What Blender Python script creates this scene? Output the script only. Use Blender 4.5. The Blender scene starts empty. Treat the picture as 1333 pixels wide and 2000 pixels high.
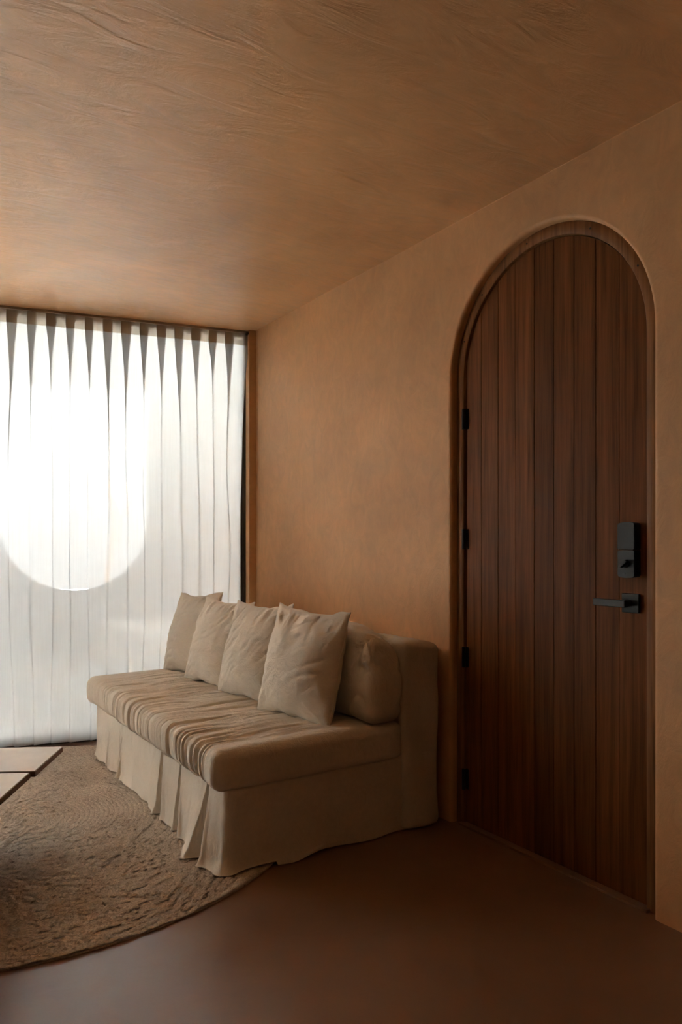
import bpy, bmesh, math, random
import numpy as np
from mathutils import Vector, Matrix

random.seed(7); np.random.seed(7)
SC = bpy.context.scene
COL = SC.collection

# ------------------------------------------------------------------ camera
F, VX, HY, WX, CH = 1450.0, -265.0, 1060.0, 2.1, 1.19      # focal px, wall vanishing point, horizon, wall distance, eye height
TH = math.atan((666.5 - VX) / F)
cam_d = bpy.data.cameras.new('camera'); cam = bpy.data.objects.new('camera', cam_d); COL.objects.link(cam)
cam.location = (0, 0, CH); cam.rotation_euler = (math.pi / 2, 0, -TH)
cam_d.sensor_fit = 'VERTICAL'; cam_d.sensor_height = 36.0; cam_d.lens = F * 36 / 2000
cam_d.shift_y = (HY - 1000) / 2000
cam_d.clip_start = 0.02
SC.camera = cam

# ------------------------------------------------------------------ sky and exposure
W = bpy.data.worlds.new('world'); SC.world = W; W.use_nodes = True
bg = W.node_tree.nodes['Background']
bg.inputs['Color'].default_value = (0.97, 0.985, 1.0, 1); bg.inputs['Strength'].default_value = 0.27
sun_d = bpy.data.lights.new('sun', 'SUN'); sun_d.energy = 225; sun_d.angle = math.radians(.6); sun_d.color = (1, .985, .965)
sun = bpy.data.objects.new('sun', sun_d); COL.objects.link(sun)
sun.rotation_euler = Vector((-.1006, -.490, -.866)).to_track_quat('-Z', 'Y').to_euler()      # sun over the garden: wall and porch roof keep it off the near half of the curtain
SC.view_settings.view_transform = 'Standard'; SC.view_settings.look = 'None'
SC.cycles.use_guiding = True
SC.view_settings.gamma = 1.0; SC.view_settings.use_curve_mapping = False
SC.view_settings.exposure = 4.95

# ------------------------------------------------------------------ pixel helpers (direction only; distance from a plane)
R_ = np.array([math.cos(TH), -math.sin(TH), 0]); O_ = np.array([math.sin(TH), math.cos(TH), 0]); C_ = np.array([0, 0, CH])
def ray(x, y): return O_ + R_ * (x - 666.5) / F + np.array([0, 0, (HY - y) / F])
def atz(x, y, z=0.0): d = ray(x, y); return C_ + d * ((z - CH) / d[2])
def atx(x, y, X=WX): d = ray(x, y); return C_ + d * (X / d[0])
# window line: s runs left from the room corner, d runs outwards
ANG = math.radians(11.6)
C0 = np.array([2.1, 4.27]); U2 = np.array([-math.cos(ANG), math.sin(ANG)]); N2 = np.array([math.sin(ANG), math.cos(ANG)])
def sd(s, d, z=0.0):
    p = C0 + s * U2 + d * N2
    return np.array([p[0], p[1], z])
def at_d(x, y, d):
    r = ray(x, y); n = np.array([N2[0], N2[1], 0]); p0 = sd(0, d)
    P = C_ + r * (((p0 - C_) @ n) / (r @ n))
    return (P[:2] - C0) @ U2, P[2]

# ------------------------------------------------------------------ numpy value noise
def _hash(i, seed):
    h = (i[..., 0].astype(np.int64) * 374761393 + i[..., 1].astype(np.int64) * 668265263 + i[..., 2].astype(np.int64) * 2147483647 + seed * 974711) & 0xFFFFFFFF
    h = ((h ^ (h >> 13)) * 1274126177) & 0xFFFFFFFF
    h = ((h ^ (h >> 16)) * 2246822519) & 0xFFFFFFFF
    return ((h ^ (h >> 15)) & 0xFFFFFF) / float(0xFFFFFF)
def vnoise(x, y, z=0.0, seed=0):
    x, y, z = np.broadcast_arrays(np.asarray(x, float), np.asarray(y, float), np.asarray(z, float))
    p = np.stack([x, y, z], -1); i = np.floor(p); f = p - i; f = f * f * f * (f * (f * 6 - 15) + 10)
    out = 0
    for a in (0, 1):
        for b in (0, 1):
            for c in (0, 1):
                w = (f[..., 0] if a else 1 - f[..., 0]) * (f[..., 1] if b else 1 - f[..., 1]) * (f[..., 2] if c else 1 - f[..., 2])
                out = out + w * _hash(i + np.array([a, b, c]), seed)
    return out
def fbm(x, y, z=0.0, seed=0, o=3):
    t = 0; a = 1; n = 0
    for k in range(o):
        t = t + a * vnoise(np.asarray(x) * 2**k, np.asarray(y) * 2**k, np.asarray(z) * 2**k, seed + k); n += a; a *= .5
    return t / n
def ridge(n, p=3): return (1 - np.abs(2 * n - 1)) ** p
def smooth(a, b, x): t = np.clip((np.asarray(x, float) - a) / (b - a), 0, 1); return t * t * (3 - 2 * t)

# ------------------------------------------------------------------ mesh helpers
def tag(o, label=None, cat=None, group=None, kind=None):
    if label: o['label'] = label
    if cat: o['category'] = cat
    if group: o['group'] = group
    if kind: o['kind'] = kind
    return o
def link(name, me, mat, parent=None, shade=True):
    o = bpy.data.objects.new(name, me); COL.objects.link(o)
    if mat: me.materials.append(mat)
    if shade and len(me.polygons): me.polygons.foreach_set('use_smooth', [True] * len(me.polygons))
    if parent: o.parent = parent
    return o
def empty(name, loc=(0, 0, 0), rz=0):
    o = bpy.data.objects.new(name, None); COL.objects.link(o); o.location = loc; o.rotation_euler = (0, 0, rz)
    o.empty_display_size = .1
    return o
def from_np(name, V, Q):
    me = bpy.data.meshes.new(name); V = np.asarray(V, np.float32).reshape(-1, 3); Q = np.asarray(Q, np.int32)
    n = Q.shape[1]
    me.vertices.add(len(V)); me.vertices.foreach_set('co', V.ravel())
    me.loops.add(Q.size); me.loops.foreach_set('vertex_index', Q.ravel())
    me.polygons.add(len(Q)); me.polygons.foreach_set('loop_start', np.arange(len(Q), dtype=np.int32) * n)
    me.update(calc_edges=True); me.validate(); return me
def grid_quads(nu, nv, wrap_u=False, base=0):
    iu = np.arange(nu if wrap_u else nu - 1); iv = np.arange(nv - 1)
    a, b = np.meshgrid(iu, iv, indexing='ij'); a2 = (a + 1) % nu
    return base + np.stack([a * nv + b, a2 * nv + b, a2 * nv + b + 1, a * nv + b + 1], -1).reshape(-1, 4)
def weld(V, Q, tol=1e5):
    k = np.round(V * tol).astype(np.int64); _, idx, inv = np.unique(k, axis=0, return_index=True, return_inverse=True)
    return V[idx], inv.reshape(-1)[Q]
def rbox(lo, hi, r, step):
    step = np.broadcast_to(step, 3)
    """dense box surface with rounded edges -> vertices, normals, quads"""
    lo = np.array(lo, float); hi = np.array(hi, float); Vs = []; Qs = []; base = 0
    def axis(i):
        n = max(2, int(round((hi[i] - lo[i]) / step[i])))
        e = np.linspace(0, 1, 5) * r
        mid = np.linspace(lo[i] + r, hi[i] - r, n + 1)
        return np.unique(np.round(np.concatenate([lo[i] + e, mid, hi[i] - e]), 7))
    ax = [axis(i) for i in range(3)]
    for i in range(3):
        j, k = (i + 1) % 3, (i + 2) % 3
        A, B = np.meshgrid(ax[j], ax[k], indexing='ij')
        for side in (0, 1):
            P = np.zeros(A.shape + (3,)); P[..., j] = A; P[..., k] = B; P[..., i] = hi[i] if side else lo[i]
            q = grid_quads(len(ax[j]), len(ax[k]), base=base)
            if not side: q = q[:, ::-1]
            Vs.append(P.reshape(-1, 3)); Qs.append(q); base += A.size
    V = np.concatenate(Vs); Q = np.concatenate(Qs); V, Q = weld(V, Q)
    inner = np.clip(V, lo + r, hi - r); n = V - inner; n /= np.maximum(np.linalg.norm(n, axis=1, keepdims=True), 1e-9)
    return inner + r * n, n, Q
def bm_obj(name, bm, mat, parent=None, shade=False):
    me = bpy.data.meshes.new(name); bmesh.ops.recalc_face_normals(bm, faces=bm.faces); bm.to_mesh(me); bm.free()
    return link(name, me, mat, parent, shade)
def poly_prism(bm, pts, off):
    """polygon (list of 3-vectors) extruded by a vector"""
    a = [bm.verts.new(p) for p in pts]; b = [bm.verts.new(np.array(p) + np.array(off)) for p in pts]
    bm.faces.new(a); bm.faces.new(b[::-1]); n = len(a)
    for i in range(n): bm.faces.new((a[i], b[i], b[(i + 1) % n], a[(i + 1) % n]))
def bm_box(bm, lo, hi, bevel=0, M=None, seg=2):
    g = bmesh.ops.create_cube(bm, size=1.0)['verts']
    for v in g: v.co = Vector([(lo[i] + hi[i]) / 2 + v.co[i] * (hi[i] - lo[i]) for i in range(3)])
    if bevel:
        es = {e for v in g for e in v.link_edges}
        r = bmesh.ops.bevel(bm, geom=list(es), offset=bevel, segments=seg, affect='EDGES', profile=.5)
        g = list({v for f in r['faces'] for v in f.verts} | {v for v in g if v.is_valid})
    if M is not None:
        for v in g: v.co = M @ v.co
def tube(name, pts, rad, mat, parent=None, seg=8, closed=False):
    pts = np.array(pts, float); n = len(pts); rad = np.broadcast_to(np.asarray(rad, float), (n,))
    T = np.roll(pts, -1, 0) - np.roll(pts, 1, 0) if closed else np.gradient(pts, axis=0)
    T /= np.linalg.norm(T, axis=1, keepdims=True)
    ref = np.array([0.13, 0.29, 0.95]); N = np.cross(T, ref); N /= np.linalg.norm(N, axis=1, keepdims=True); B = np.cross(T, N)
    a = np.linspace(0, 2 * math.pi, seg, endpoint=False)
    V = pts[:, None, :] + rad[:, None, None] * (np.cos(a)[None, :, None] * N[:, None, :] + np.sin(a)[None, :, None] * B[:, None, :])
    ii = np.arange(n if closed else n - 1); jj = np.arange(seg); I, J = np.meshgrid(ii, jj, indexing='ij'); I2 = (I + 1) % n; J2 = (J + 1) % seg
    Q = np.stack([I * seg + J, I2 * seg + J, I2 * seg + J2, I * seg + J2], -1).reshape(-1, 4)
    return link(name, from_np(name, V, Q), mat, parent)

# ------------------------------------------------------------------ materials
def new_mat(name):
    m = bpy.data.materials.new(name); m.use_nodes = True; nt = m.node_tree; b = nt.nodes['Principled BSDF']
    return m, nt, b
def nd(nt, t, **kw):
    n = nt.nodes.new(t)
    for k, v in kw.items():
        if k in n.inputs: n.inputs[k].default_value = v
        else: setattr(n, k, v)
    return n
def coords(nt, scale=(1, 1, 1), rot=(0, 0, 0), kind='Object'):
    t = nd(nt, 'ShaderNodeTexCoord'); m = nd(nt, 'ShaderNodeMapping'); m.inputs['Scale'].default_value = scale; m.inputs['Rotation'].default_value = rot
    nt.links.new(t.outputs[kind], m.inputs['Vector']); return m.outputs['Vector']
def noise(nt, vec, scale, detail=4, rough=.55, dist=0):
    n = nd(nt, 'ShaderNodeTexNoise', Scale=scale, Detail=detail, Roughness=rough, Distortion=dist); nt.links.new(vec, n.inputs['Vector']); return n.outputs['Fac']
def ramp(nt, fac, stops):
    r = nd(nt, 'ShaderNodeValToRGB'); e = r.color_ramp.elements
    while len(e) < len(stops): e.new(.5)
    for k, (p, c) in enumerate(stops): e[k].position = p; e[k].color = (*c, 1) if len(c) == 3 else c
    nt.links.new(fac, r.inputs['Fac']); return r.outputs['Color']
def mul(c, k): return tuple(min(1, x * k) for x in c)
def mixc(nt, a, b, fac, mode='MIX'):
    m = nd(nt, 'ShaderNodeMix', data_type='RGBA', blend_type=mode)
    if isinstance(fac, (int, float)): m.inputs[0].default_value = fac
    else: nt.links.new(fac, m.inputs[0])
    for s, i in ((a, 6), (b, 7)):
        if isinstance(s, tuple): m.inputs[i].default_value = (*s, 1)
        else: nt.links.new(s, m.inputs[i])
    return m.outputs[2]
def bump(nt, b, h, strength, dist, prev=None):
    n = nd(nt, 'ShaderNodeBump'); n.inputs['Strength'].default_value = strength; n.inputs['Distance'].default_value = dist
    nt.links.new(h, n.inputs['Height'])
    if prev: nt.links.new(prev, n.inputs['Normal'])
    nt.links.new(n.outputs['Normal'], b.inputs['Normal']); return n.outputs['Normal']

def plaster(name, base, rough=.5, var=.12, bumps=.25, spec=.4, scale=1.0, streak=1.0):
    m, nt, b = new_mat(name)
    v = coords(nt)
    big = noise(nt, v, 1.1 * scale, 7, .6, .6)
    st = noise(nt, coords(nt, (1.5, 1.5 + 3.5 * streak, 3), (.4, .3, .6)), 2.2 * scale, 6, .65, 1.6 * streak + .3)
    c1 = ramp(nt, big, [(.3, mul(base, 1 - var)), (.5, base), (.72, mul(base, 1 + var))])
    c2 = ramp(nt, st, [(.32, (1 - var * .8 * streak,) * 3), (.68, (1, 1, 1))])
    nt.links.new(mixc(nt, c1, c2, 1.0, 'MULTIPLY'), b.inputs['Base Color'])
    rr = ramp(nt, st, [(.25, (rough - .08,) * 3), (.75, (rough + .10,) * 3)]); nt.links.new(rr, b.inputs['Roughness'])
    b.inputs['Specular IOR Level'].default_value = spec
    p = bump(nt, b, st, bumps, .012)
    bump(nt, b, noise(nt, v, 9 * scale, 5, .6, .8), bumps * .6, .004, p)
    return m
def plain(name, c, rough=.5, metal=0, spec=.5):
    m, nt, b = new_mat(name)
    n = noise(nt, coords(nt), 25, 4)
    nt.links.new(ramp(nt, n, [(.3, mul(c, .9)), (.7, mul(c, 1.08))]), b.inputs['Base Color'])
    b.inputs['Roughness'].default_value = rough; b.inputs['Metallic'].default_value = metal; b.inputs['Specular IOR Level'].default_value = spec
    return m
def fabric(name, c, scale=1.0, bumpk=.35):
    m, nt, b = new_mat(name)
    v = coords(nt)
    n = noise(nt, v, 6, 5, .6, .5)
    wv1 = noise(nt, coords(nt, (40, 900, 40)), scale, 2); wv2 = noise(nt, coords(nt, (900, 60, 900)), scale, 2)
    w = mixc(nt, wv1, wv2, .5)
    c1 = ramp(nt, n, [(.25, mul(c, .93)), (.75, mul(c, 1.05))]); c2 = ramp(nt, w, [(.25, (.84,) * 3), (.7, (1, 1, 1))])
    nt.links.new(mixc(nt, c1, c2, 1.0, 'MULTIPLY'), b.inputs['Base Color'])
    b.inputs['Roughness'].default_value = .95; b.inputs['Specular IOR Level'].default_value = .1
    b.inputs['Sheen Weight'].default_value = .15; b.inputs['Sheen Roughness'].default_value = .6
    p = bump(nt, b, noise(nt, coords(nt, (1, 1, .6)), 22, 5, .6, 1.2), bumpk, .012)
    bump(nt, b, w, .25, .0015, p)
    return m
def wood(name, c, c2, rough=.4, axis=2, rnd=.25):
    m, nt, b = new_mat(name)
    sc = [26, 26, 26]; sc[axis] = .9
    info = nd(nt, 'ShaderNodeObjectInfo')
    tc = nd(nt, 'ShaderNodeTexCoord'); add = nd(nt, 'ShaderNodeVectorMath', operation='ADD'); mp = nd(nt, 'ShaderNodeMapping'); mp.inputs['Scale'].default_value = sc
    off = nd(nt, 'ShaderNodeMath', operation='MULTIPLY'); off.inputs[1].default_value = 17.0
    nt.links.new(info.outputs['Random'], off.inputs[0]); nt.links.new(tc.outputs['Object'], add.inputs[0]); nt.links.new(off.outputs[0], add.inputs[1]); nt.links.new(add.outputs[0], mp.inputs['Vector'])
    g = noise(nt, mp.outputs['Vector'], 1.6, 6, .6, .35)
    fine = nd(nt, 'ShaderNodeTexNoise', Scale=7.0, Detail=3.0); nt.links.new(mp.outputs['Vector'], fine.inputs['Vector'])
    col = ramp(nt, g, [(.28, c2), (.52, c), (.75, mul(c, 1.35))])
    f2 = ramp(nt, fine.outputs['Fac'], [(.3, (.7,) * 3), (.6, (1, 1, 1))])
    col = mixc(nt, col, f2, .8, 'MULTIPLY')
    tone = ramp(nt, info.outputs['Random'], [(0, (1 - rnd,) * 3), (1, (1 + rnd * .2,) * 3)])
    nt.links.new(mixc(nt, col, tone, 1.0, 'MULTIPLY'), b.inputs['Base Color'])
    b.inputs['Roughness'].default_value = rough; b.inputs['Specular IOR Level'].default_value = .12
    bump(nt, b, fine.outputs['Fac'], .15, .001)
    return m
def sheer(name, trans, col, tl=.6):
    """woven voile: part open weave, part diffusing threads"""
    m = bpy.data.materials.new(name); m.use_nodes = True; nt = m.node_tree; nt.nodes.remove(nt.nodes['Principled BSDF']); out = nt.nodes['Material Output']
    th = noise(nt, coords(nt, (260, 260, 3)), 1, 2)
    t = nd(nt, 'ShaderNodeBsdfTransparent'); d = nd(nt, 'ShaderNodeBsdfDiffuse'); l = nd(nt, 'ShaderNodeBsdfTranslucent')
    cc = ramp(nt, th, [(.3, mul(col, .93)), (.7, col)])
    nt.links.new(cc, d.inputs['Color']); nt.links.new(cc, l.inputs['Color'])
    a = nd(nt, 'ShaderNodeMixShader'); a.inputs[0].default_value = tl; nt.links.new(d.outputs[0], a.inputs[1]); nt.links.new(l.outputs[0], a.inputs[2])
    b = nd(nt, 'ShaderNodeMixShader'); b.inputs[0].default_value = trans; nt.links.new(a.outputs[0], b.inputs[1]); nt.links.new(t.outputs[0], b.inputs[2])
    nt.links.new(b.outputs[0], out.inputs['Surface']); return m
def glass(name):
    m = bpy.data.materials.new(name); m.use_nodes = True; nt = m.node_tree; nt.nodes.remove(nt.nodes['Principled BSDF']); out = nt.nodes['Material Output']
    t = nd(nt, 'ShaderNodeBsdfTransparent', Color=(.96, .98, .97, 1)); g = nd(nt, 'ShaderNodeBsdfGlossy', Roughness=.01); f = nd(nt, 'ShaderNodeFresnel', IOR=1.45)
    a = nd(nt, 'ShaderNodeMixShader'); nt.links.new(f.outputs[0], a.inputs[0]); nt.links.new(t.outputs[0], a.inputs[1]); nt.links.new(g.outputs[0], a.inputs[2])
    nt.links.new(a.outputs[0], out.inputs['Surface']); return m
def jute(name):
    m, nt, b = new_mat(name)
    v = coords(nt)
    n1 = noise(nt, v, 3.0, 5, .6, .5); n2 = noise(nt, v, 160, 3, .6); n3 = noise(nt, v, 38, 3, .6)
    c = ramp(nt, n1, [(.3, (.60, .49, .39)), (.55, (.74, .63, .52)), (.75, (.80, .69, .55))])
    f = ramp(nt, n2, [(.3, (.55,) * 3), (.62, (1.0,) * 3)]); sp = ramp(nt, n3, [(.30, (.45, .4, .36)), (.40, (1, 1, 1))])
    nt.links.new(mixc(nt, mixc(nt, c, f, .9, 'MULTIPLY'), sp, .8, 'MULTIPLY'), b.inputs['Base Color'])
    b.inputs['Roughness'].default_value = .95; b.inputs['Specular IOR Level'].default_value = .1
    bump(nt, b, n2, .6, .004)
    return m

TERRA = (.78, .435, .20)
M_wall = plaster('terracotta_plaster', TERRA, .55, .16, .30)
M_ceil = plaster('terracotta_ceiling_plaster', TERRA, .40, .18, .5, .6)
M_floor = plaster('polished_terracotta_floor', (.235, .118, .062), .38, .14, .10, 1.0, 1.6, .1)
_b = M_floor.node_tree.nodes['Principled BSDF']; _b.inputs['Coat Weight'].default_value = .4; _b.inputs['Coat Roughness'].default_value = .33
M_ext = plaster('courtyard_plaster', (.29, .285, .285), .8, .06, .3, .2)
M_ground = plaster('courtyard_ground', (.022, .023, .022), .95, .08, .3, .2)
M_pave = plaster('porch_floor_plaster', (.84, .83, .82), .8, .05, .2, .2)
M_sun_patch = plaster('painted_sun_patch', (.85, .82, .78), .8, .04, .2, .2)  # pale colour stands in for sunlight lying in the courtyard
M_linen = fabric('washed_linen', (.86, .77, .655))
M_linen2 = fabric('washed_linen_pillow', (.86, .77, .655), 1, .5)
M_bounce_cut = wood('bounce_cut_dark_wood', (.10, .05, .028), (.06, .03, .016), .6)  # dark finish made up for the unseen walls, to cut bounced light
M_door = wood('dark_walnut', (.235, .085, .023), (.120, .041, .011), .5, 2, .32)
M_frame = wood('door_frame_wood', (.30, .14, .055), (.19, .08, .03), .45)
M_black = plain('matte_black_metal', (.010, .010, .011), .45)
M_bronze = plain('dark_bronze_frame', (.045, .03, .022), .45)
M_sheer = sheer('white_voile', .05, (.60, .605, .61), .53)
M_tape = sheer('heading_tape', .012, (.50, .44, .37), .30)
M_track = plain('brown_track', (.42, .30, .21), .5)
M_glass = glass('clear_glass')
M_jute = jute('braided_jute')
M_stone = plaster('pale_travertine', (.84, .77, .69), .35, .07, .08, .5, 5)
M_edge = wood('table_edge_wood', (.22, .10, .055), (.14, .06, .03), .5, 0)
M_bark = plain('dark_bark', (.12, .10, .085), .9)

# ------------------------------------------------------------------ structure
CZ = 2.54
CW = 3.42                               # the drawn curtain covers the window up to here
XL, YB = -5.2, -4.6                    # left wall and wall behind the camera
SW = 3.5                              # the window runs s = 0.045 .. SW
def plan(s, d): p = sd(s, d); return (p[0], p[1])
far_l = plan((2.1 - XL) / math.cos(ANG), 0)
def slab(name, pts, z0, z1, mat, label, cat):
    bm = bmesh.new(); poly_prism(bm, [(x, y, z0) for x, y in pts], (0, 0, z1 - z0))
    return tag(bm_obj(name, bm, mat), label, cat, kind='structure')
def ext(p, d): return (p[0] + N2[0] * d, p[1] + N2[1] * d)
s_l = (2.1 - XL) / math.cos(ANG)
slab('floor', [(2.4, YB - .2), plan(-.30, .26), plan(s_l + .2, .26), (XL - .2, YB - .2)], -.15, 0, M_floor, 'polished terracotta plaster floor with a soft sheen', 'floor')
slab('ceiling', [(2.4, YB - .2), plan(-.30, .30), plan(s_l + .2, .30), (XL - .2, YB - .2)], CZ, CZ + .25, M_ceil, 'trowelled terracotta plaster ceiling', 'ceiling')
slab('porch_roof', [plan(-1.2, .30), plan(1.70, .30), plan(1.70, 2.25), plan(-1.2, 2.25)], CZ, CZ + .25, M_ext, 'plaster porch roof outside the window', 'roof')
slab('ground', [plan(-9, .26), plan(-9, 16), plan(12, 16), plan(12, .26)], -.2, -.02, M_ground, 'dark gravel ground outside the window', 'ground')
slab('porch_floor', [plan(-1.2, .26), plan(-1.2, 3.2), plan(1.71, 3.2), plan(1.71, .26)], -.02, -.004, M_pave, 'pale plaster porch floor outside the window', 'floor')
slab('wall_left', [(XL, YB - .2), (XL, far_l[1]), (XL - .2, far_l[1]), (XL - .2, YB - .2)], 0, CZ, M_bounce_cut, 'unseen side wall facing the door wall, made dark to cut bounced light', 'wall')
slab('wall_near', [(2.1, YB), (XL, YB), (XL, YB - .2), (2.1, YB - .2)], 0, CZ, M_bounce_cut, 'unseen wall opposite the window, made dark to cut bounced light', 'wall')

# right wall with the arched opening, a softly rounded lip and a coved top
DY0, DY1 = 1.441, 2.403; DC = (DY0 + DY1) / 2; DR = (DY1 - DY0) / 2; DZ = 2.362; ZS = DZ - DR
NA = 48
def arch(off, x, foot=0.0):
    """outline of the arch grown outwards by off, from near foot over the top to far foot"""
    r = DR + off; pts = [(x, DC - r, foot + (ZS - foot) * t) for t in np.linspace(0, 1, 13)[:-1]]
    pts += [(x, DC - r * math.cos(a), ZS + r * math.sin(a)) for a in np.linspace(0, math.pi, NA + 1)]
    pts += [(x, DC + r, ZS + (foot - ZS) * t) for t in np.linspace(0, 1, 13)[1:]]
    return np.array(pts)
def loft(rows, name, mat, parent=None, shade=True, flip=False):
    V = np.array(rows); q = grid_quads(V.shape[0], V.shape[1])
    if flip: q = q[:, ::-1]
    return link(name, from_np(name, V.reshape(-1, 3), q), mat, parent, shade)
LIP = .016; RV = .030
bm = bmesh.new()
a = arch(LIP, WX)
cove = .003; zt = CZ - cove; yE = 4.27
top = [(WX, p[1], zt) for p in a]
def quad(*ps): bm.faces.new([bm.verts.new(p) for p in ps])
i0, i1 = 12, 12 + NA
quad((WX, YB, 0), (WX, a[0][1], 0), (WX, a[0][1], zt), (WX, YB, zt))
quad((WX, a[-1][1], 0), (WX, yE, 0), (WX, yE, zt), (WX, a[-1][1], zt))
for i in range(i0, i1): quad(a[i], a[i + 1], (WX, a[i + 1][1], zt), (WX, a[i][1], zt))
for k in range(8):                                             # cove to the ceiling
    t0, t1 = [math.pi / 2 * j / 8 for j in (k, k + 1)]
    f = lambda t: (WX - cove + cove * math.cos(t), zt + cove * math.sin(t))
    (xa, za), (xb, zb) = f(t0), f(t1)
    quad((xa, YB, za), (xa, yE + .02, za), (xb, yE + .02, zb), (xb, YB, zb))
rows = [arch(LIP - LIP * math.sin(t), WX + LIP - LIP * math.cos(t)) for t in np.linspace(0, math.pi / 2, 7)] + [arch(0, WX + .12)]
for r0, r1 in zip(rows[:-1], rows[1:]):
    for i in range(len(r0) - 1): quad(r0[i], r0[i + 1], r1[i + 1], r1[i])
# body behind the face
quad((WX + .3, YB, 0), (WX + .3, yE, 0), (WX + .3, yE, CZ), (WX + .3, YB, CZ))
quad((WX, YB, CZ), (WX + .3, YB, CZ), (WX + .3, yE, CZ), (WX, yE, CZ))
quad((WX, YB, 0), (WX + .3, YB, 0), (WX + .3, YB, CZ), (WX, YB, CZ))
quad((WX, yE, 0), (WX + .3, yE, 0), (WX + .3, yE, CZ), (WX, yE, CZ))
bmesh.ops.remove_doubles(bm, verts=bm.verts, dist=1e-5)
wr = bm_obj('wall_right', bm, M_wall, shade=True)
tag(wr, 'terracotta plaster wall with an arched door recess', 'wall', kind='structure')
m = wr.modifiers.new('es', 'EDGE_SPLIT'); m.split_angle = math.radians(50)

# window wall: stub beside the corner and the far stub
def sbox(bm, s0, s1, d0, d1, z0, z1): poly_prism(bm, [sd(s0, d0, z0), sd(s1, d0, z0), sd(s1, d1, z0), sd(s0, d1, z0)], (0, 0, z1 - z0))
bm = bmesh.new(); sbox(bm, -.02, .045, .0, .34, 0, CZ); sbox(bm, SW, s_l + .2, 0, .34, 0, CZ)
tag(bm_obj('wall_far', bm, M_wall), 'narrow terracotta plaster return beside the curtained window', 'wall', kind='structure')

# window: dark frame and panes
win = empty('window_1', sd(0, .09)); tag(win, 'dark framed sliding glass window behind the sheer curtain', 'window', kind='structure')
inv = Matrix.Translation(-Vector(sd(0, .09)))
def wpart(name, boxes, mat, parent=win):
    bm = bmesh.new()
    for b in boxes: sbox(bm, *b)
    bmesh.ops.transform(bm, matrix=inv, verts=bm.verts); return bm_obj(name, bm, mat, parent)
wpart('window_frame', [(.045, .065, .09, .16, 0, CZ), (SW - .02, SW, .09, .16, 0, CZ), (.065, SW - .02, .09, .16, CZ - .03, CZ), (.065, SW - .02, .09, .16, 0, .02)], M_bronze)
ed = (.065, 1.73, SW - .02); st = .026
for k in range(2):
    a0, a1, dd = ed[k], ed[k + 1], (.10, .13)[k % 2]
    if k == 0: a1 += .02
    p = wpart('pane', [(a0 + st, a1 - st, dd + .008, dd + .016, .05, CZ - .06)], M_glass)
    for b in ((a0, a0 + st, dd, dd + .025, .02, CZ - .03), (a1 - st, a1, dd, dd + .025, .02, CZ - .03)):
        wpart('stile', [b], M_bronze)
    for b in ((a0 + st, a1 - st, dd, dd + .025, .02, .05), (a0 + st, a1 - st, dd, dd + .025, CZ - .06, CZ - .03)):
        wpart('rail', [b], M_bronze)
wpart('pull_handle', [(.070, .084, .088, .100, .98, 1.18)], M_bronze)

# ------------------------------------------------------------------ arched door
door = empty('door_1', (WX + .05, DC, 0)); tag(door, 'dark wooden arched door of vertical boards set into the plaster wall', 'door', kind='structure')
def shift(o): o.location = Vector(o.location) - Vector(door.location); return o
FW = .046; XF = WX + RV                                         # frame width and its front face
rows = [arch(-.0005, XF + .07), arch(-.0005, XF + .003), arch(-.0035, XF), arch(-FW + .003, XF), arch(-FW, XF + .003), arch(-FW, XF + .07)]
shift(loft(rows, 'door_frame', M_frame, door, False, True))
# screw heads along the arch of the frame
for ang in (28, 62, 100, 135, 160):
    t = math.radians(ang); r = DR - FW / 2; bm = bmesh.new()
    bmesh.ops.create_cone(bm, cap_ends=True, segments=10, radius1=.0035, radius2=.0035, depth=.002)
    bmesh.ops.transform(bm, matrix=Matrix.Translation((XF - .0005, DC - r * math.cos(t), ZS + r * math.sin(t))) @ Matrix.Rotation(math.pi / 2, 4, 'Y'), verts=bm.verts)
    shift(bm_obj('screw', bm, M_black, door))
# leaf: backing, then nine boards with cut arch tops
XD = XF + .012; gap = .004; r_in = DR - FW - gap
leaf_lo = .012
def ztop(y): return ZS + math.sqrt(max(0, r_in**2 - (y - DC)**2))
bm = bmesh.new()
ol = [(XD + .006, y, leaf_lo) for y in (DC - r_in + .001, DC + r_in - .001)]
outline = [(XD + .006, DC - (r_in - .001), leaf_lo)] + [(XD + .006, DC - (r_in - .001) * math.cos(t), ZS + (r_in - .001) * math.sin(t)) for t in np.linspace(0, math.pi, 49)] + [(XD + .006, DC + (r_in - .001), leaf_lo)]
poly_prism(bm, outline, (.034, 0, 0)); leaf = shift(bm_obj('door_leaf', bm, M_door, door))
seams = np.array([2.3837, 2.2906, 2.1916, 2.0953, 1.9947, 1.8971, 1.8006, 1.7034, 1.6042, 1.4946])
seams = DC + r_in - (seams[0] - seams) * (2 * r_in) / (seams[0] - seams[-1])
seams[-1] = DC - r_in
for y1, y0 in zip(seams[:-1], seams[1:]):
    e = .0006; ya, yb = y0 + e, y1 - e
    ys = np.linspace(ya, yb, 9 if min(abs(ya - DC), abs(yb - DC)) < r_in * .7 else 25)
    bm = bmesh.new(); dx = random.uniform(-.0008, .0008)
    pts = [(XD + dx, ya, leaf_lo)] + [(XD + dx, y, ztop(y)) for y in ys] + [(XD + dx, yb, leaf_lo)]
    ch = .0010                                                    # eased front edges
    inner = [(XD + dx - 0, min(max(p[1], ya + ch), yb - ch), p[2]) for p in pts]
    A_ = [bm.verts.new(p) for p in inner]; B_ = [bm.verts.new((p[0] + ch, p[1], p[2])) for p in pts]; C__ = [bm.verts.new((XD + .0075, p[1], p[2])) for p in pts]
    bm.faces.new(A_)
    for L0, L1 in ((A_, B_), (B_, C__)):
        for i in range(len(L0)): j = (i + 1) % len(L0); bm.faces.new((L0[i], L0[j], L1[j], L1[i]))
    bm_obj('plank', bm, M_door, leaf)
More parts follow.
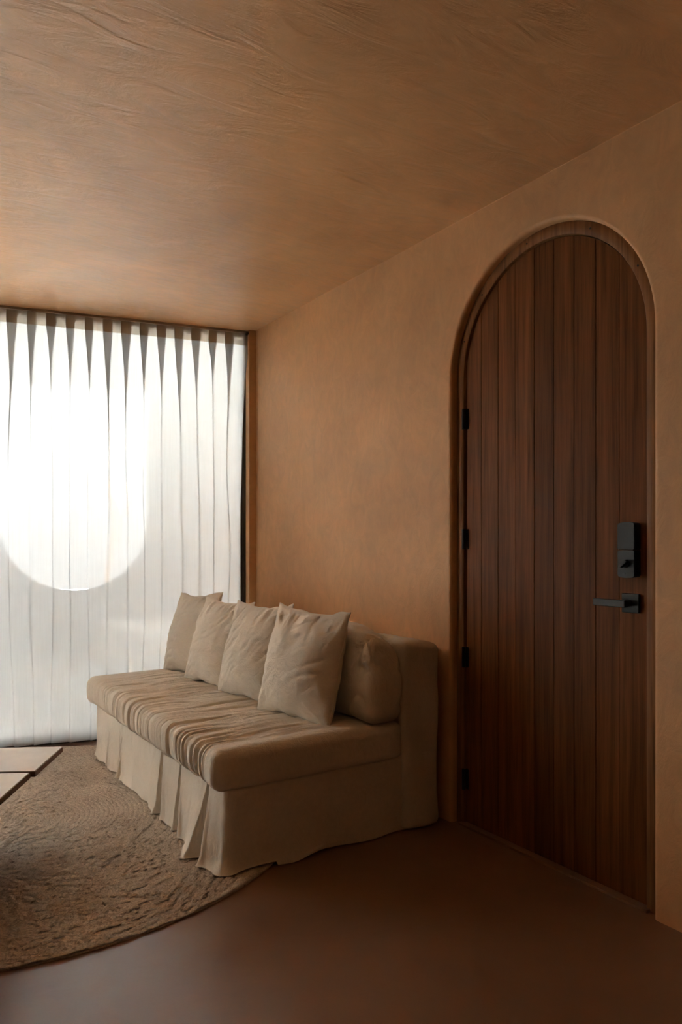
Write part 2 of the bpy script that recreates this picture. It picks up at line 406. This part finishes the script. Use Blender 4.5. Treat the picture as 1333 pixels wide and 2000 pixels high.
# hinges
for z in (1.711, 1.205, .708, .193):
    bm = bmesh.new(); yh = DC + r_in + .002
    bmesh.ops.create_cone(bm, cap_ends=True, segments=14, radius1=.0075, radius2=.0075, depth=.085)
    bmesh.ops.transform(bm, matrix=Matrix.Translation((XF - .002, yh, z)), verts=bm.verts)
    bm_box(bm, (XF - .0015, yh, z - .042), (XF + .002, yh + .012, z + .042))
    bm_box(bm, (XD - .0015, yh - .016, z - .042), (XD + .002, yh, z + .042))
    shift(bm_obj('hinge', bm, M_black, door))
# key-pad lock body
lk = empty('door_lock', (0, 0, 0)); lk.parent = door
yl, zl = 1.548, 1.166
lk.location = Vector((XD, yl, zl)) - Vector(door.location)
def lockpart(name, prof, x0, x1, mat, bev=.003):
    bm = bmesh.new(); poly_prism(bm, [(x1, y, z) for y, z in prof], (x0 - x1, 0, 0))
    bmesh.ops.bevel(bm, geom=[e for e in bm.edges], offset=bev, segments=2, affect='EDGES'); return bm_obj(name, bm, mat, lk)
w = .034
def curved(z0, z1, ct, cb): 
    n = 10; t = np.linspace(-1, 1, n)
    return [(w * k, z0 - cb * (1 - k * k)) for k in t] + [(w * k, z1 + ct * (1 - k * k)) for k in t[::-1]]
lockpart('battery_cover', curved(.001, .086, .006, 0), -.034, 0, M_black)
lockpart('lock_body', curved(-.086, -.001, 0, .006), -.033, 0, M_black)
bm = bmesh.new(); bmesh.ops.create_cone(bm, cap_ends=True, segments=24, radius1=.014, radius2=.013, depth=.006)
bmesh.ops.transform(bm, matrix=Matrix.Translation((-.036, 0, -.045)) @ Matrix.Rotation(math.pi / 2, 4, 'Y'), verts=bm.verts)
bm_box(bm, (-.052, -.005, -.062), (-.037, .005, -.028), .002, Matrix.Translation((0, 0, -.045)) @ Matrix.Rotation(.9, 4, 'X') @ Matrix.Translation((0, 0, .045)))
bm_obj('thumb_turn', bm, M_black, lk)
bm = bmesh.new(); bmesh.ops.create_uvsphere(bm, u_segments=10, v_segments=6, radius=.0022); bmesh.ops.transform(bm, matrix=Matrix.Translation((-.033, .004, -.078)), verts=bm.verts)
bm_obj('indicator', bm, plain('grey_plastic', (.3, .3, .32), .3), lk, True)
# lever handle
hd = empty('door_handle'); hd.parent = door; hd.location = Vector((XD, yl, .990)) - Vector(door.location)
bm = bmesh.new(); bm_box(bm, (-.012, -.032, -.032), (0, .032, .032), .002); bm_obj('rosette', bm, M_black, hd)
bm = bmesh.new(); bmesh.ops.create_cone(bm, cap_ends=True, segments=20, radius1=.012, radius2=.011, depth=.04)
bmesh.ops.transform(bm, matrix=Matrix.Translation((-.030, 0, 0)) @ Matrix.Rotation(math.pi / 2, 4, 'Y'), verts=bm.verts); bm_obj('spindle', bm, M_black, hd, False)
bm = bmesh.new(); bm_box(bm, (-.058, -.013, -.012), (-.045, .112, .012), .002); bm_obj('lever', bm, M_black, hd)
# threshold strip
bm = bmesh.new(); bm_box(bm, (WX + .012, DY0 + .032, 0), (XD + .03, DY1 - .032, .010), .002)
shift(bm_obj('threshold', bm, M_floor, door))

# ------------------------------------------------------------------ rug
RC = (.57, 3.38); RR = 1.18; RWID = .0205
def make_rug():
    Vs, Qs, base = [], [], 0; K = int(RR / RWID); tt = np.linspace(0, 1, 7)
    for k in range(K):
        r0 = k * RWID; rm = r0 + RWID / 2; n = max(18, int(2 * math.pi * rm / .0072))
        th = np.arange(n) / n * 2 * math.pi; TT, TH_ = np.meshgrid(tt, th)
        arc = TH_ * rm
        wob = .004 * (fbm(np.cos(TH_) * rm * 3 + 5, np.sin(TH_) * rm * 3, 0, 3) - .5)
        prof = .86 + .14 * np.sqrt(np.clip(1 - (2 * TT - 1)**2, 0, 1))
        side = np.where(TT < .5, 1, -1)
        br = np.abs(np.sin(math.pi * (arc / .024 + side * (TT - .5) * 1.3 + (k % 2) * .5)))
        rn = vnoise(np.cos(TH_) * rm * 75, np.sin(TH_) * rm * 75, 0, 9)
        z = .0035 + prof * (.0050 + .0050 * br + .0085 * (rn - .5))
        r = r0 + TT * RWID + wob + (.004 * (vnoise(np.cos(TH_) * 25, np.sin(TH_) * 25, 1, 4) - .5) if k == K - 1 else 0)
        Vs.append(np.stack([np.cos(TH_) * r, np.sin(TH_) * r, z], -1).reshape(-1, 3)); Qs.append(grid_quads(n, 7, True, base)[:, ::-1]); base += n * 7
    # underside disc and rim
    n = 200; th = np.arange(n) / n * 2 * math.pi; R = K * RWID - .001
    rim = np.stack([np.stack([np.cos(th) * R, np.sin(th) * R, np.full(n, z)], -1) for z in (.0005, .0055)], 1)
    Vs.append(rim.reshape(-1, 3)); Qs.append(grid_quads(n, 2, True, base)); base += 2 * n
    inner = np.stack([np.stack([np.cos(th) * q, np.sin(th) * q, np.full(n, .0005)], -1) for q in (.001, R)], 1)
    Vs.append(inner.reshape(-1, 3)); Qs.append(grid_quads(n, 2, True, base)); base += 2 * n
    return from_np('round_rug', np.concatenate(Vs), np.concatenate(Qs))
rug = link('round_rug', make_rug(), M_jute); rug.location = (*RC, 0)
tag(rug, 'round brown braided jute rug partly under the sofa', 'rug')

# ------------------------------------------------------------------ sofa
SX0, SX1, SY0, SY1 = 1.085, 2.065, 2.44, 4.215
sofa = empty('sofa', (SX0 + .49, (SY0 + SY1) / 2, 0)); tag(sofa, 'off-white linen slipcovered armless sofa with pleated skirt against the wall', 'sofa')
def sofa_part(name, V, Q, mat=M_linen, parent=sofa):
    o = link(name, from_np(name, np.asarray(V) - np.array(sofa.location), Q), mat, parent); return o
# skirt: loop of cloth round the footprint
def make_skirt():
    r = .035; step = .007; x0, x1, y0, y1 = SX0, SX1 - .012, SY0, SY1
    path = []; nor = []
    def seg(a, b, n):
        L = math.dist(a, b); k = max(2, int(L / step))
        for i in range(k): t = i / k; path.append((a[0] + (b[0] - a[0]) * t, a[1] + (b[1] - a[1]) * t)); nor.append(n)
    def corner(c, a0):
        for i in range(8):
            a = a0 + math.pi / 2 * i / 8; path.append((c[0] + r * math.cos(a), c[1] + r * math.sin(a))); nor.append((math.cos(a), math.sin(a)))
    seg((x0, y1 - r), (x0, y0 + r), (-1, 0)); corner((x0 + r, y0 + r), math.pi)
    seg((x0 + r, y0), (x1 - r, y0), (0, -1)); corner((x1 - r, y0 + r), 1.5 * math.pi)
    seg((x1, y0 + r), (x1, y1 - r), (1, 0)); corner((x1 - r, y1 - r), 0)
    seg((x1 - r, y1), (x0 + r, y1), (0, 1)); corner((x0 + r, y1 - r), .5 * math.pi)
    P = np.array(path); N = np.array(nor); n = len(P)
    zz = np.concatenate([np.linspace(.0, .05, 8)[:-1], np.linspace(.05, .305, 26)])
    Z = np.broadcast_to(zz, (n, len(zz))); X = np.broadcast_to(P[:, :1], Z.shape); Y = np.broadcast_to(P[:, 1:], Z.shape)
    front = np.clip(-N[:, :1], 0, 1); end = np.clip(-N[:, 1:], 0, 1); other = np.clip(N.max(1, keepdims=True), 0, 1)
    h = 1 - Z / .305                                               # 0 top .. 1 floor
    o = .002 + .006 * h**1.5 * (front + end + .3 * other) + front * h**1.3 * (.060 * np.exp(-((Y - 2.62) / .15)**2) + .016 * np.exp(-((Y - 2.95) / .2)**2))
    # hanging folds on the front
    f = fbm(Y * 9 + Z * .8, Z * 1.2, 0, 21, 2) - .5; f2 = ridge(vnoise(Y * 38 + 2 * vnoise(Y * 6, Z * 4, 0, 5), Z * 2.2, 0, 31), 2)
    o = o + front * ((.022 * h**.8) * f + .0050 * (f2 - .4) * (.4 + .6 * h) * (1 - .8 * h**2))
    for yp, dep, wd in ((2.60, .055, .020), (2.885, .055, .018), (3.105, .060, .019), (3.70, .022, .011), (3.745, .016, .009), (3.92, .010, .010)):
        drift = (fbm(Z * 6, yp * 7, 0, 8) - .5) * .02
        u = (Y - yp - drift) / (wd * (.25 + 1.15 * h))
        o = o - front * dep * (.45 + .55 * h) * np.exp(-u**4) * .8 + front * .012 * h * (np.exp(-((np.abs(u) - 1.7) / .6)**2))
    # end panel: nearly flat, hem slightly wavy
    e = fbm(X * 6, Z * 5, 0, 41, 2) - .5; o = o + end * (.018 * e * h + .012 * h**3 * np.sin(X * 19 + 1))
    # hem breaks on the floor
    hem = smooth(.055, .0, Z); kick = vnoise(X * 14 + 3, Y * 14, 0, 55)
    o = o + hem * ((.018 * kick - .004) * (front + .55 * end))
    near = np.exp(-((Y - SY0) / .16)**2) * front + np.exp(-((X - SX0) / .22)**2) * end
    o = o + near * hem * .014
    V = np.stack([X + N[:, :1] * o, Y + N[:, 1:] * o, Z + .003 + np.where(Z < .02, .014 * hem * vnoise(X * 9, Y * 9, 0, 77) * (end + .4 * front), 0)], -1)
    rug_d = np.hypot(V[..., 0] - RC[0], V[..., 1] - RC[1]); V[..., 2] = np.maximum(V[..., 2], np.where(rug_d < RR + .01, .0190, .002) + zz * .02)
    V = V.reshape(-1, 3); Q = grid_quads(n, len(zz), True)
    # lid under the cushion
    m = len(V); c = np.array([[(x0 + x1) / 2, (y0 + y1) / 2, .303]]); top = np.arange(n) * len(zz) + len(zz) - 1
    lid = np.stack([top, np.roll(top, -1), np.full(n, m), np.full(n, m)], -1)
    return np.concatenate([V, c]), Q, lid
V, Q, lid = make_skirt()
me = from_np('skirt', V - np.array(sofa.location), Q)
skirt = link('skirt', me, M_linen, sofa)
bm = bmesh.new(); bm.from_mesh(me); bm.verts.ensure_lookup_table(); bm.faces.new([bm.verts[i] for i in lid[:, 0]]); bmesh.ops.recalc_face_normals(bm, faces=bm.faces); bm.to_mesh(me); bm.free()
me.polygons.foreach_set('use_smooth', [True] * len(me.polygons))
# thin welt under the cushion
# backrest
def make_back():
    V, N, Q = rbox((1.865, SY0 - .004, .0), (SX1, SY1 - .005, .785), .030, .016)
    x, y, z = V.T
    d = .012 * (fbm(y * 7, z * 6, x * 6, 61) - .5) + .010 * ridge(vnoise(y * 16 + 2 * vnoise(x * 9, z * 5, 0, 3), x * 5, z * 3, 64), 3) * smooth(.6, .8, z)
    e = np.clip(-N[:, 1], 0, 1)
    h = np.clip(1 - z / .78, 0, 1)
    d = d + e * (.030 * h**2 * .6 + .012 * np.sin((x - 1.9) * 24 + z * 7) * smooth(.75, .5, z))
    V = V + N * d[:, None]
    V[:, 2] -= smooth(1.88, 2.06, x) * .028 * smooth(.5, .78, z)
    V[:, 2] = np.maximum(V[:, 2], .004 + .012 * vnoise(x * 9, y * 9, 0, 71) * (z < .02))
    V[:, 0] = np.minimum(V[:, 0], 2.085)
    return V, Q
V, Q = make_back(); sofa_part('backrest', V, Q)
# box cushion of the seat: fine cross creases over the top and down the front
def make_seat():
    lo = np.array((1.040, SY0 - .012, .300)); hi = np.array((1.872, SY1 + .012, .452))
    V, N, Q = rbox(lo, hi, .036, (.012, .0048, .010))
    x, y, z = V.T
    topm = np.clip(N[:, 2], 0, 1); fr = np.clip(-N[:, 0], 0, 1); endm = np.clip(-N[:, 1], 0, 1)
    crown = np.clip((x - lo[0]) * (hi[0] - x) / .17, 0, 1) * np.clip((y - lo[1]) * (hi[1] - y) / .25, 0, 1)
    q = np.where(z > .42, x - lo[0], -(hi[2] - z)) 
    yy = y + .035 * (fbm(q * 3.2, y * 2.2, 0, 81) - .5) * 2
    c1 = ridge(vnoise(yy * 30, q * 2.3, 0, 83), 2); c2 = ridge(vnoise(yy * 62, q * 3.2, 3, 85), 2); c3 = vnoise(yy * 11, q * 1.6, 6, 87)
    mask = smooth(lo[1] + .03, lo[1] + .16, y) * smooth(hi[1] - .02, hi[1] - .15, y) * np.clip(topm + fr, 0, 1) * smooth(hi[0] - .05, hi[0] - .35, x)
    mod = .65 + .6 * vnoise(y * 4, q * 2.5, 9, 89)
    d = -mask * mod * (.0125 * c1 + .0080 * c2 + .005 * (c3 - .5)) 
    d = d + .006 * (fbm(x * 5, y * 5, z * 5, 91) - .5)
    V = V + N * d[:, None]; V[:, 2] += crown * .016 * topm
    V[:, 1] -= endm * .010 * np.clip((x - lo[0]) * (hi[0] - x) / .17, 0, 1)
    V[:, 0] -= fr * .012 * np.clip((z - lo[2]) * (hi[2] - z) / .0058, 0, 1)
    return V, Q
V, Q = make_seat(); seat = sofa_part('seat_cushion', V, Q)
# welts along the near end of the seat cushion
def welt(x0, x1, z0, z1, y, rad=.035):
    p = []
    for cx, cz, a0 in ((x1 - rad, z1 - rad, 0), (x0 + rad, z1 - rad, 90), (x0 + rad, z0 + rad, 180), (x1 - rad, z0 + rad, 270)):
        for k in range(7): a = math.radians(a0 + 15 * k); p.append((cx + rad * math.cos(a), y, cz + rad * math.sin(a)))
    out = []
    for i in range(len(p)):
        a, b = np.array(p[i]), np.array(p[(i + 1) % len(p)]); k = max(1, int(np.linalg.norm(b - a) / .02))
        out += [a + (b - a) * t / k for t in range(k)]
    return np.array(out)
# back cushions (soft boxes) behind the loose pillows
def make_back_cushion(y0, y1, seed):
    lo = np.array((1.690, y0, .458)); hi = np.array((1.862, y1, .822))
    V, N, Q = rbox(lo, hi, .045, .013); x, y, z = V.T
    cx = 1 - ((x - lo[0]) / (hi[0] - lo[0]) * 2 - 1)**2; cy = 1 - ((y - y0) / (y1 - y0) * 2 - 1)**2; cz = 1 - ((z - lo[2]) / (hi[2] - lo[2]) * 2 - 1)**2
    fx = np.abs(N[:, 0]); fy = np.abs(N[:, 1]); fz = np.clip(N[:, 2], 0, 1)
    d = fx * .030 * np.clip(cy * cz * 2, 0, 1) * np.where(N[:, 0] < 0, 1, 0) + fy * .012 * cz + fz * .020 * cy
    # dog-ear folds where the end panel meets the top
    e = np.exp(-((y - y0) / .11)**2)
    f = ridge(vnoise(x * 16 + z * 12, z * 15 - y * 12, seed, 95), 3)
    d = d - .016 * f * e * smooth(.62, .78, z) - .012 * ridge(vnoise(y * 9 + z * 7, z * 6 - y * 4, seed, 97), 3) * fx
    d = d + .012 * (fbm(x * 8, y * 8, z * 8, 99 + seed) - .5)
    V = V + N * d[:, None]
    # top near end slumps
    sl = np.exp(-((y - y0) / .16)**2) * smooth(.62, .83, z); V[:, 2] -= sl * (.012 + .050 * smooth(1.74, 1.87, x)); V[:, 1] += sl * .030
    V[:, 2] = np.maximum(V[:, 2], .452)
    return V, Q
V, Q = make_back_cushion(2.418, 3.318, 1); sofa_part('back_cushion', V, Q, M_linen2)
V, Q = make_back_cushion(3.324, 4.205, 2); sofa_part('back_cushion', V, Q, M_linen2)

# ------------------------------------------------------------------ loose pillows
def make_pillow(w, h, T, seed, n=84):
    t = np.linspace(-1, 1, n); t = np.sign(t) * (1 - (1 - np.abs(t))**1.35); Uq, Vq = np.meshgrid(t, t, indexing='ij')
    rim = np.clip(np.maximum(np.abs(Uq), np.abs(Vq)), 0, 1)
    ed = (vnoise(Uq * 5 + 9, Vq * 5, seed, 11) - .5)
    X = w / 2 * Uq * (1 - .055 * (1 - Vq**2)) + .010 * ed * rim**3; Y = h / 2 * Vq * (1 - .095 * (1 - Uq**2)) + .012 * (vnoise(Uq * 4, Vq * 6, seed, 13) - .5) * rim**3
    body = ((1 - Uq**2) * (1 - Vq**2)); th = T / 2 * np.clip(body, 0, 1)**.50
    th = th * (1 - .14 * Vq)                                        # fuller towards the bottom
    out = []
    for sg in (1, -1):
        s0 = seed * 10 + (5 if sg < 0 else 0)
        a = .5 + .35 * (seed % 3 - 1); xr = Uq * math.cos(a) + Vq * math.sin(a); yr = -Uq * math.sin(a) + Vq * math.cos(a)
        wv = fbm(Uq * 1.5, Vq * 1.5, s0, 15) * 2
        w1 = ridge(vnoise(xr * 1.3 + wv * .6, yr * 6.0 + wv * 1.0, s0, 17), 2)
        w2 = ridge(vnoise(xr * 2.2 - wv, yr * 10 + wv * 1.6, s0, 19), 2)
        # gathers running down from the top seam and in from corners
        g = ridge(vnoise(Uq * 9 + wv * .8, Vq * 1.3, s0, 23), 2) * smooth(.35, .95, Vq)
        cr = 0
        for cx, cy in ((1, 1), (-1, 1), (1, -1), (-1, -1)):
            dx, dy = Uq - cx, Vq - cy; rr = np.hypot(dx, dy); an = np.arctan2(dy, dx); cr = cr + ridge(vnoise(an * 5.5, rr * 1.2, s0 + cx, 25), 2) * np.exp(-(rr / .55)**2)
        mk = np.clip(body * 6, 0, 1)
        d = -mk * (.0065 * w1 * vnoise(Uq * 2, Vq * 2, s0, 27) * 1.6 + .0015 * w2 + .012 * g + .009 * cr) + mk * .012 * (fbm(Uq * 2.2, Vq * 2.2, s0, 29) - .5)
        out.append(np.stack([X, Y, sg * np.maximum(th + d, .0015) + .014 * (vnoise(Uq * 2.5, Vq * 2.5, seed, 33) - .5) * rim**2], -1))
    V = np.concatenate([o.reshape(-1, 3) for o in out]); Q = np.concatenate([grid_quads(n, n), grid_quads(n, n, base=n * n)[:, ::-1]])
    border = np.concatenate([(out[0][:, 0] + out[1][:, 0]) / 2, ((out[0][-1] + out[1][-1]) / 2)[1:], ((out[0][:, -1] + out[1][:, -1]) / 2)[::-1][1:], ((out[0][0] + out[1][0]) / 2)[::-1][1:-1]])
    V, Q = weld(V, Q)
    return from_np('throw_pillow', V, Q), border
pil_labels = ['off-white linen throw pillow standing beside the curtain end of the sofa',
              'second linen throw pillow from the curtain, overlapping the one at the sofa end',
              'third linen throw pillow from the curtain with creases across its middle',
              'largest creased linen throw pillow, in front of the bare back cushion near the door']
for k, (x, y, z, w, h, T, lean, yaw, roll, seed) in enumerate([
        (1.580, 4.035, .674, .42, .480, .190, 17, 11, 3, 3),
        (1.566, 3.635, .668, .45, .465, .190, 17, 10, -2, 4),
        (1.570, 3.212, .670, .45, .470, .190, 15, 9, 1, 5),
        (1.572, 2.755, .674, .47, .485, .195, 14, 11, -1, 7)]):
    me, border = make_pillow(w, h, T, seed)
    o = link('throw_pillow', me, M_linen2)
    l = math.radians(lean); B = Matrix(((0, math.sin(l), -math.cos(l)), (-1, 0, 0), (0, math.cos(l), math.sin(l)))).to_4x4()
    o.matrix_world = Matrix.Translation((x, y, z)) @ Matrix.Rotation(math.radians(yaw), 4, 'Z') @ B @ Matrix.Rotation(math.radians(roll), 4, 'Z')
    tag(o, pil_labels[k], 'pillow', 'linen pillows along the sofa')
    tube('seam', border, .0028, M_linen2, o, 6, True)

# ------------------------------------------------------------------ coffee table corner
tz = .36
tc = np.array([.681, 3.157]); tv = np.array([-.485, -.875]); tu = np.array([-.875, .485])
tb = empty('coffee_table', (*(tc + tv * .49 + tu * .36), 0)); tag(tb, 'low coffee table of pale stone slabs with dark wooden edges on the rug', 'table')
def tpt(a, b, z): p = tc + tv * a + tu * b - np.array(tb.location[:2]); return (p[0], p[1], z)
def tprism(name, a0, a1, b0, b1, z0, z1, mat, bev=.0015):
    bm = bmesh.new(); poly_prism(bm, [tpt(a0, b0, z0), tpt(a1, b0, z0), tpt(a1, b1, z0), tpt(a0, b1, z0)], (0, 0, z1 - z0))
    bmesh.ops.bevel(bm, geom=list(bm.edges), offset=bev, segments=2, affect='EDGES'); return bm_obj(name, bm, mat, tb)
for k, (a0, a1, off, dz) in enumerate(((0, .326, 0, 0), (.334, .660, .014, -.002), (.668, .98, .004, 0))):
    t = tprism('tray_frame', a0, a1, off, .72, tz - .022 + dz, tz - .003 + dz, M_edge)
    s = tprism('stone_slab', a0 + .0025, a1 - .0025, off + .0025, .7175, tz - .012 + dz, tz + dz, M_stone); s.parent = t
tprism('base', .30, .68, .22, .50, .0190, tz - .024, M_edge, .004)

# ------------------------------------------------------------------ curtain, track
def make_curtain():
    P0 = .105; n_p = int((CW - .05) / P0); sp = 40; NS = n_p * sp + 1
    ph = np.arange(NS) / sp; zt = CZ - .016; zb = .012
    hh = np.concatenate([np.linspace(0, .075, 4), np.linspace(.075, 1.1, 34)[1:], np.linspace(1.1, zt - zb, 26)[1:]])
    PH, H = np.meshgrid(ph, hh, indexing='ij'); k = np.floor(PH + .5)
    rk = vnoise(k * 3.1 + .5, H * .0, 0, 101); rk2 = vnoise(k * 5.7 + .5, H * 0, 0, 103)
    kap = 1.0 + 2.1 * np.exp(-(np.maximum(H - .07, 0) / (.16 + .22 * rk))**1.25) - .30 + .42 * vnoise(k * 2.3, H * 1.1, 0, 105)
    amp = .006 + .001 * smooth(.05, 1.2, H) + .004 * (rk2 - .5)
    th = 2 * math.pi * (PH + 0.0)
    X = PH * P0 - kap * P0 / (2 * math.pi) * np.sin(th) + (fbm(PH * .55, H * .7, 0, 107) - .5) * .085 * smooth(.05, 1.3, H)
    D = amp * np.sin(th) + (vnoise(PH * .5, H * .8, 3, 109) - .5) * .018 * smooth(.1, 1, H)
    # hem flares and breaks lightly on the floor
    low = smooth(zt - .22, zt, H)
    D = D + low * (.035 * (vnoise(PH * .45, H * 0, 7, 111) - .5) - .002)
    D = np.clip(D, -.05, .046)
    # free edge by the wall draws away from the reveal lower down
    edge = np.exp(-(PH / 1.6)**2) * smooth(.05, 1.0, H) * .028
    S = .062 + X + edge
    Z = zt - H; Z = Z + low * .012 * vnoise(PH * 1.1, 0, 0, 113)
    P = np.stack([C0[0] + S * U2[0] + (D + .036) * N2[0], C0[1] + S * U2[1] + (D + .036) * N2[1], Z], -1)
    return P, len(hh)
P, nh = make_curtain()
org = sd(1.7, .036)
cur = link('sheer_curtain', from_np('sheer_curtain', (P[:, 3:] - org).reshape(-1, 3), grid_quads(P.shape[0], nh - 3)), M_sheer); cur.location = org
tag(cur, 'floor-length sheer white curtain pleated along a ceiling track', 'curtain')
ta = P[:, :4].copy()
link('heading_tape', from_np('heading_tape', (ta - org).reshape(-1, 3), grid_quads(P.shape[0], 4)), M_tape, cur)
bm = bmesh.new(); sbox(bm, .047, SW - .01, .024, .048, CZ - .013, CZ - .0005)
tr = bm_obj('curtain_track', bm, M_track); tag(tr, 'slim brown curtain track fixed to the ceiling', 'curtain track')
bm = bmesh.new(); sbox(bm, .0455, .060, .012, .052, CZ - .024, CZ - .012); bm_obj('end_cap', bm, M_bronze, tr)

# ------------------------------------------------------------------ courtyard beyond the window
GD = 3.2
sR, zT = at_d(291, 768, GD); sC, zBt = at_d(152, 1156, GD); sL = sC + (sC - sR) * 1.06
rU = abs(sL - sR) / 2; sM = (sL + sR) / 2; zc = zBt + rU
bm = bmesh.new()
pts = [sd(-5, GD, -.02), sd(-5, GD, zT), sd(sR, GD, zT)] + [sd(sM - rU * math.cos(t), GD, zc - rU * math.sin(t)) for t in np.linspace(0, math.pi, 41)] + [sd(sL, GD, zT), sd(2.1, GD, zT), sd(2.1, GD, -.02)]
poly_prism(bm, pts, (N2[0] * .25, N2[1] * .25, 0))
poly_prism(bm, [sd(-5, GD, zT), sd(-5, GD, 4.7), sd(2.1, GD, 4.7), sd(2.1, GD, zT)], (N2[0] * .25, N2[1] * .25, 0))
gw = bm_obj('garden_wall', bm, M_ext); tag(gw, 'courtyard wall with a round-bottomed opening seen through the curtain', 'wall', kind='structure')
bm = bmesh.new(); sbox(bm, 1.71, 1.86, .162, GD, -.02, CZ - .002); sbox(bm, 1.71, 1.86, .302, GD, CZ - .002, 4.7)
tag(bm_obj('added_light_screen', bm, M_ext), 'added unseen wall screening the porch from the sunlit ground beside it', 'wall', kind='structure')  # added out of view so sunlit ground does not brighten the visible curtain
def sun_patch(px, z, label, h=None):
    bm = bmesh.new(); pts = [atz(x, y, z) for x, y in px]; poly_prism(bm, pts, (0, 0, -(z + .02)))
    return tag(bm_obj('sun_patch_bench', bm, M_sun_patch), label, 'bench')  # raised shapes whose whiteness imitates patches of sun
bm = bmesh.new(); poly_prism(bm, [sd(-.6, GD + .25, 3.02), sd(2.3, GD + .25, 3.02), sd(2.3, GD + 2.1, 3.05), sd(-.6, GD + 2.1, 3.05)], (0, 0, .12))
tag(bm_obj('added_sun_block', bm, M_ext), 'added unseen slab behind the courtyard wall, keeping sun out of the opening', 'roof', kind='structure')  # unseen slab added to stop the sun beam through the opening
sun_patch([(188, 1214), (300, 1250), (345, 1262), (345, 1211), (240, 1211)], .42, 'bench shape beside the round courtyard opening, coloured pale to stand for sunlight')
sun_patch([(8, 1333), (20, 1333), (66, 1325), (110, 1303), (133, 1289), (120, 1286), (60, 1288), (8, 1290)], .12, 'low curved step shape on the courtyard ground, coloured pale to stand for sunlight')
# bare young tree behind the opening
def tree():
    root = empty('bare_tree', sd(at_d(207, 1130, GD + 2.6)[0], GD + 2.6, -.02)); tag(root, 'slender bare tree behind the round courtyard opening', 'tree')
    rng = random.Random(5)
    def branch(p, d, L, r, lvl, parent, name):
        n = 8; pts = [np.array(p)]; d = np.array(d, float)
        for i in range(n):
            d = d + np.array([rng.gauss(0, .10), rng.gauss(0, .10), .05]); d /= np.linalg.norm(d); pts.append(pts[-1] + d * L / n)
        o = tube(name, pts, np.linspace(r, r * .45, n + 1), M_bark, parent, 6)
        if lvl < 2:
            for i in range(3 if lvl else 6):
                j = rng.randint(3, n - 1); a = rng.uniform(0, 6.28)
                branch(pts[j], d * .7 + np.array([math.cos(a), math.sin(a), .5]) * .6, L * rng.uniform(.4, .6), r * .5, lvl + 1, o if lvl else root, 'twig' if lvl else 'branch')
    branch((0, 0, 0), (.03, 0, 1), 2.6, .035, 0, root, 'trunk')
tree()
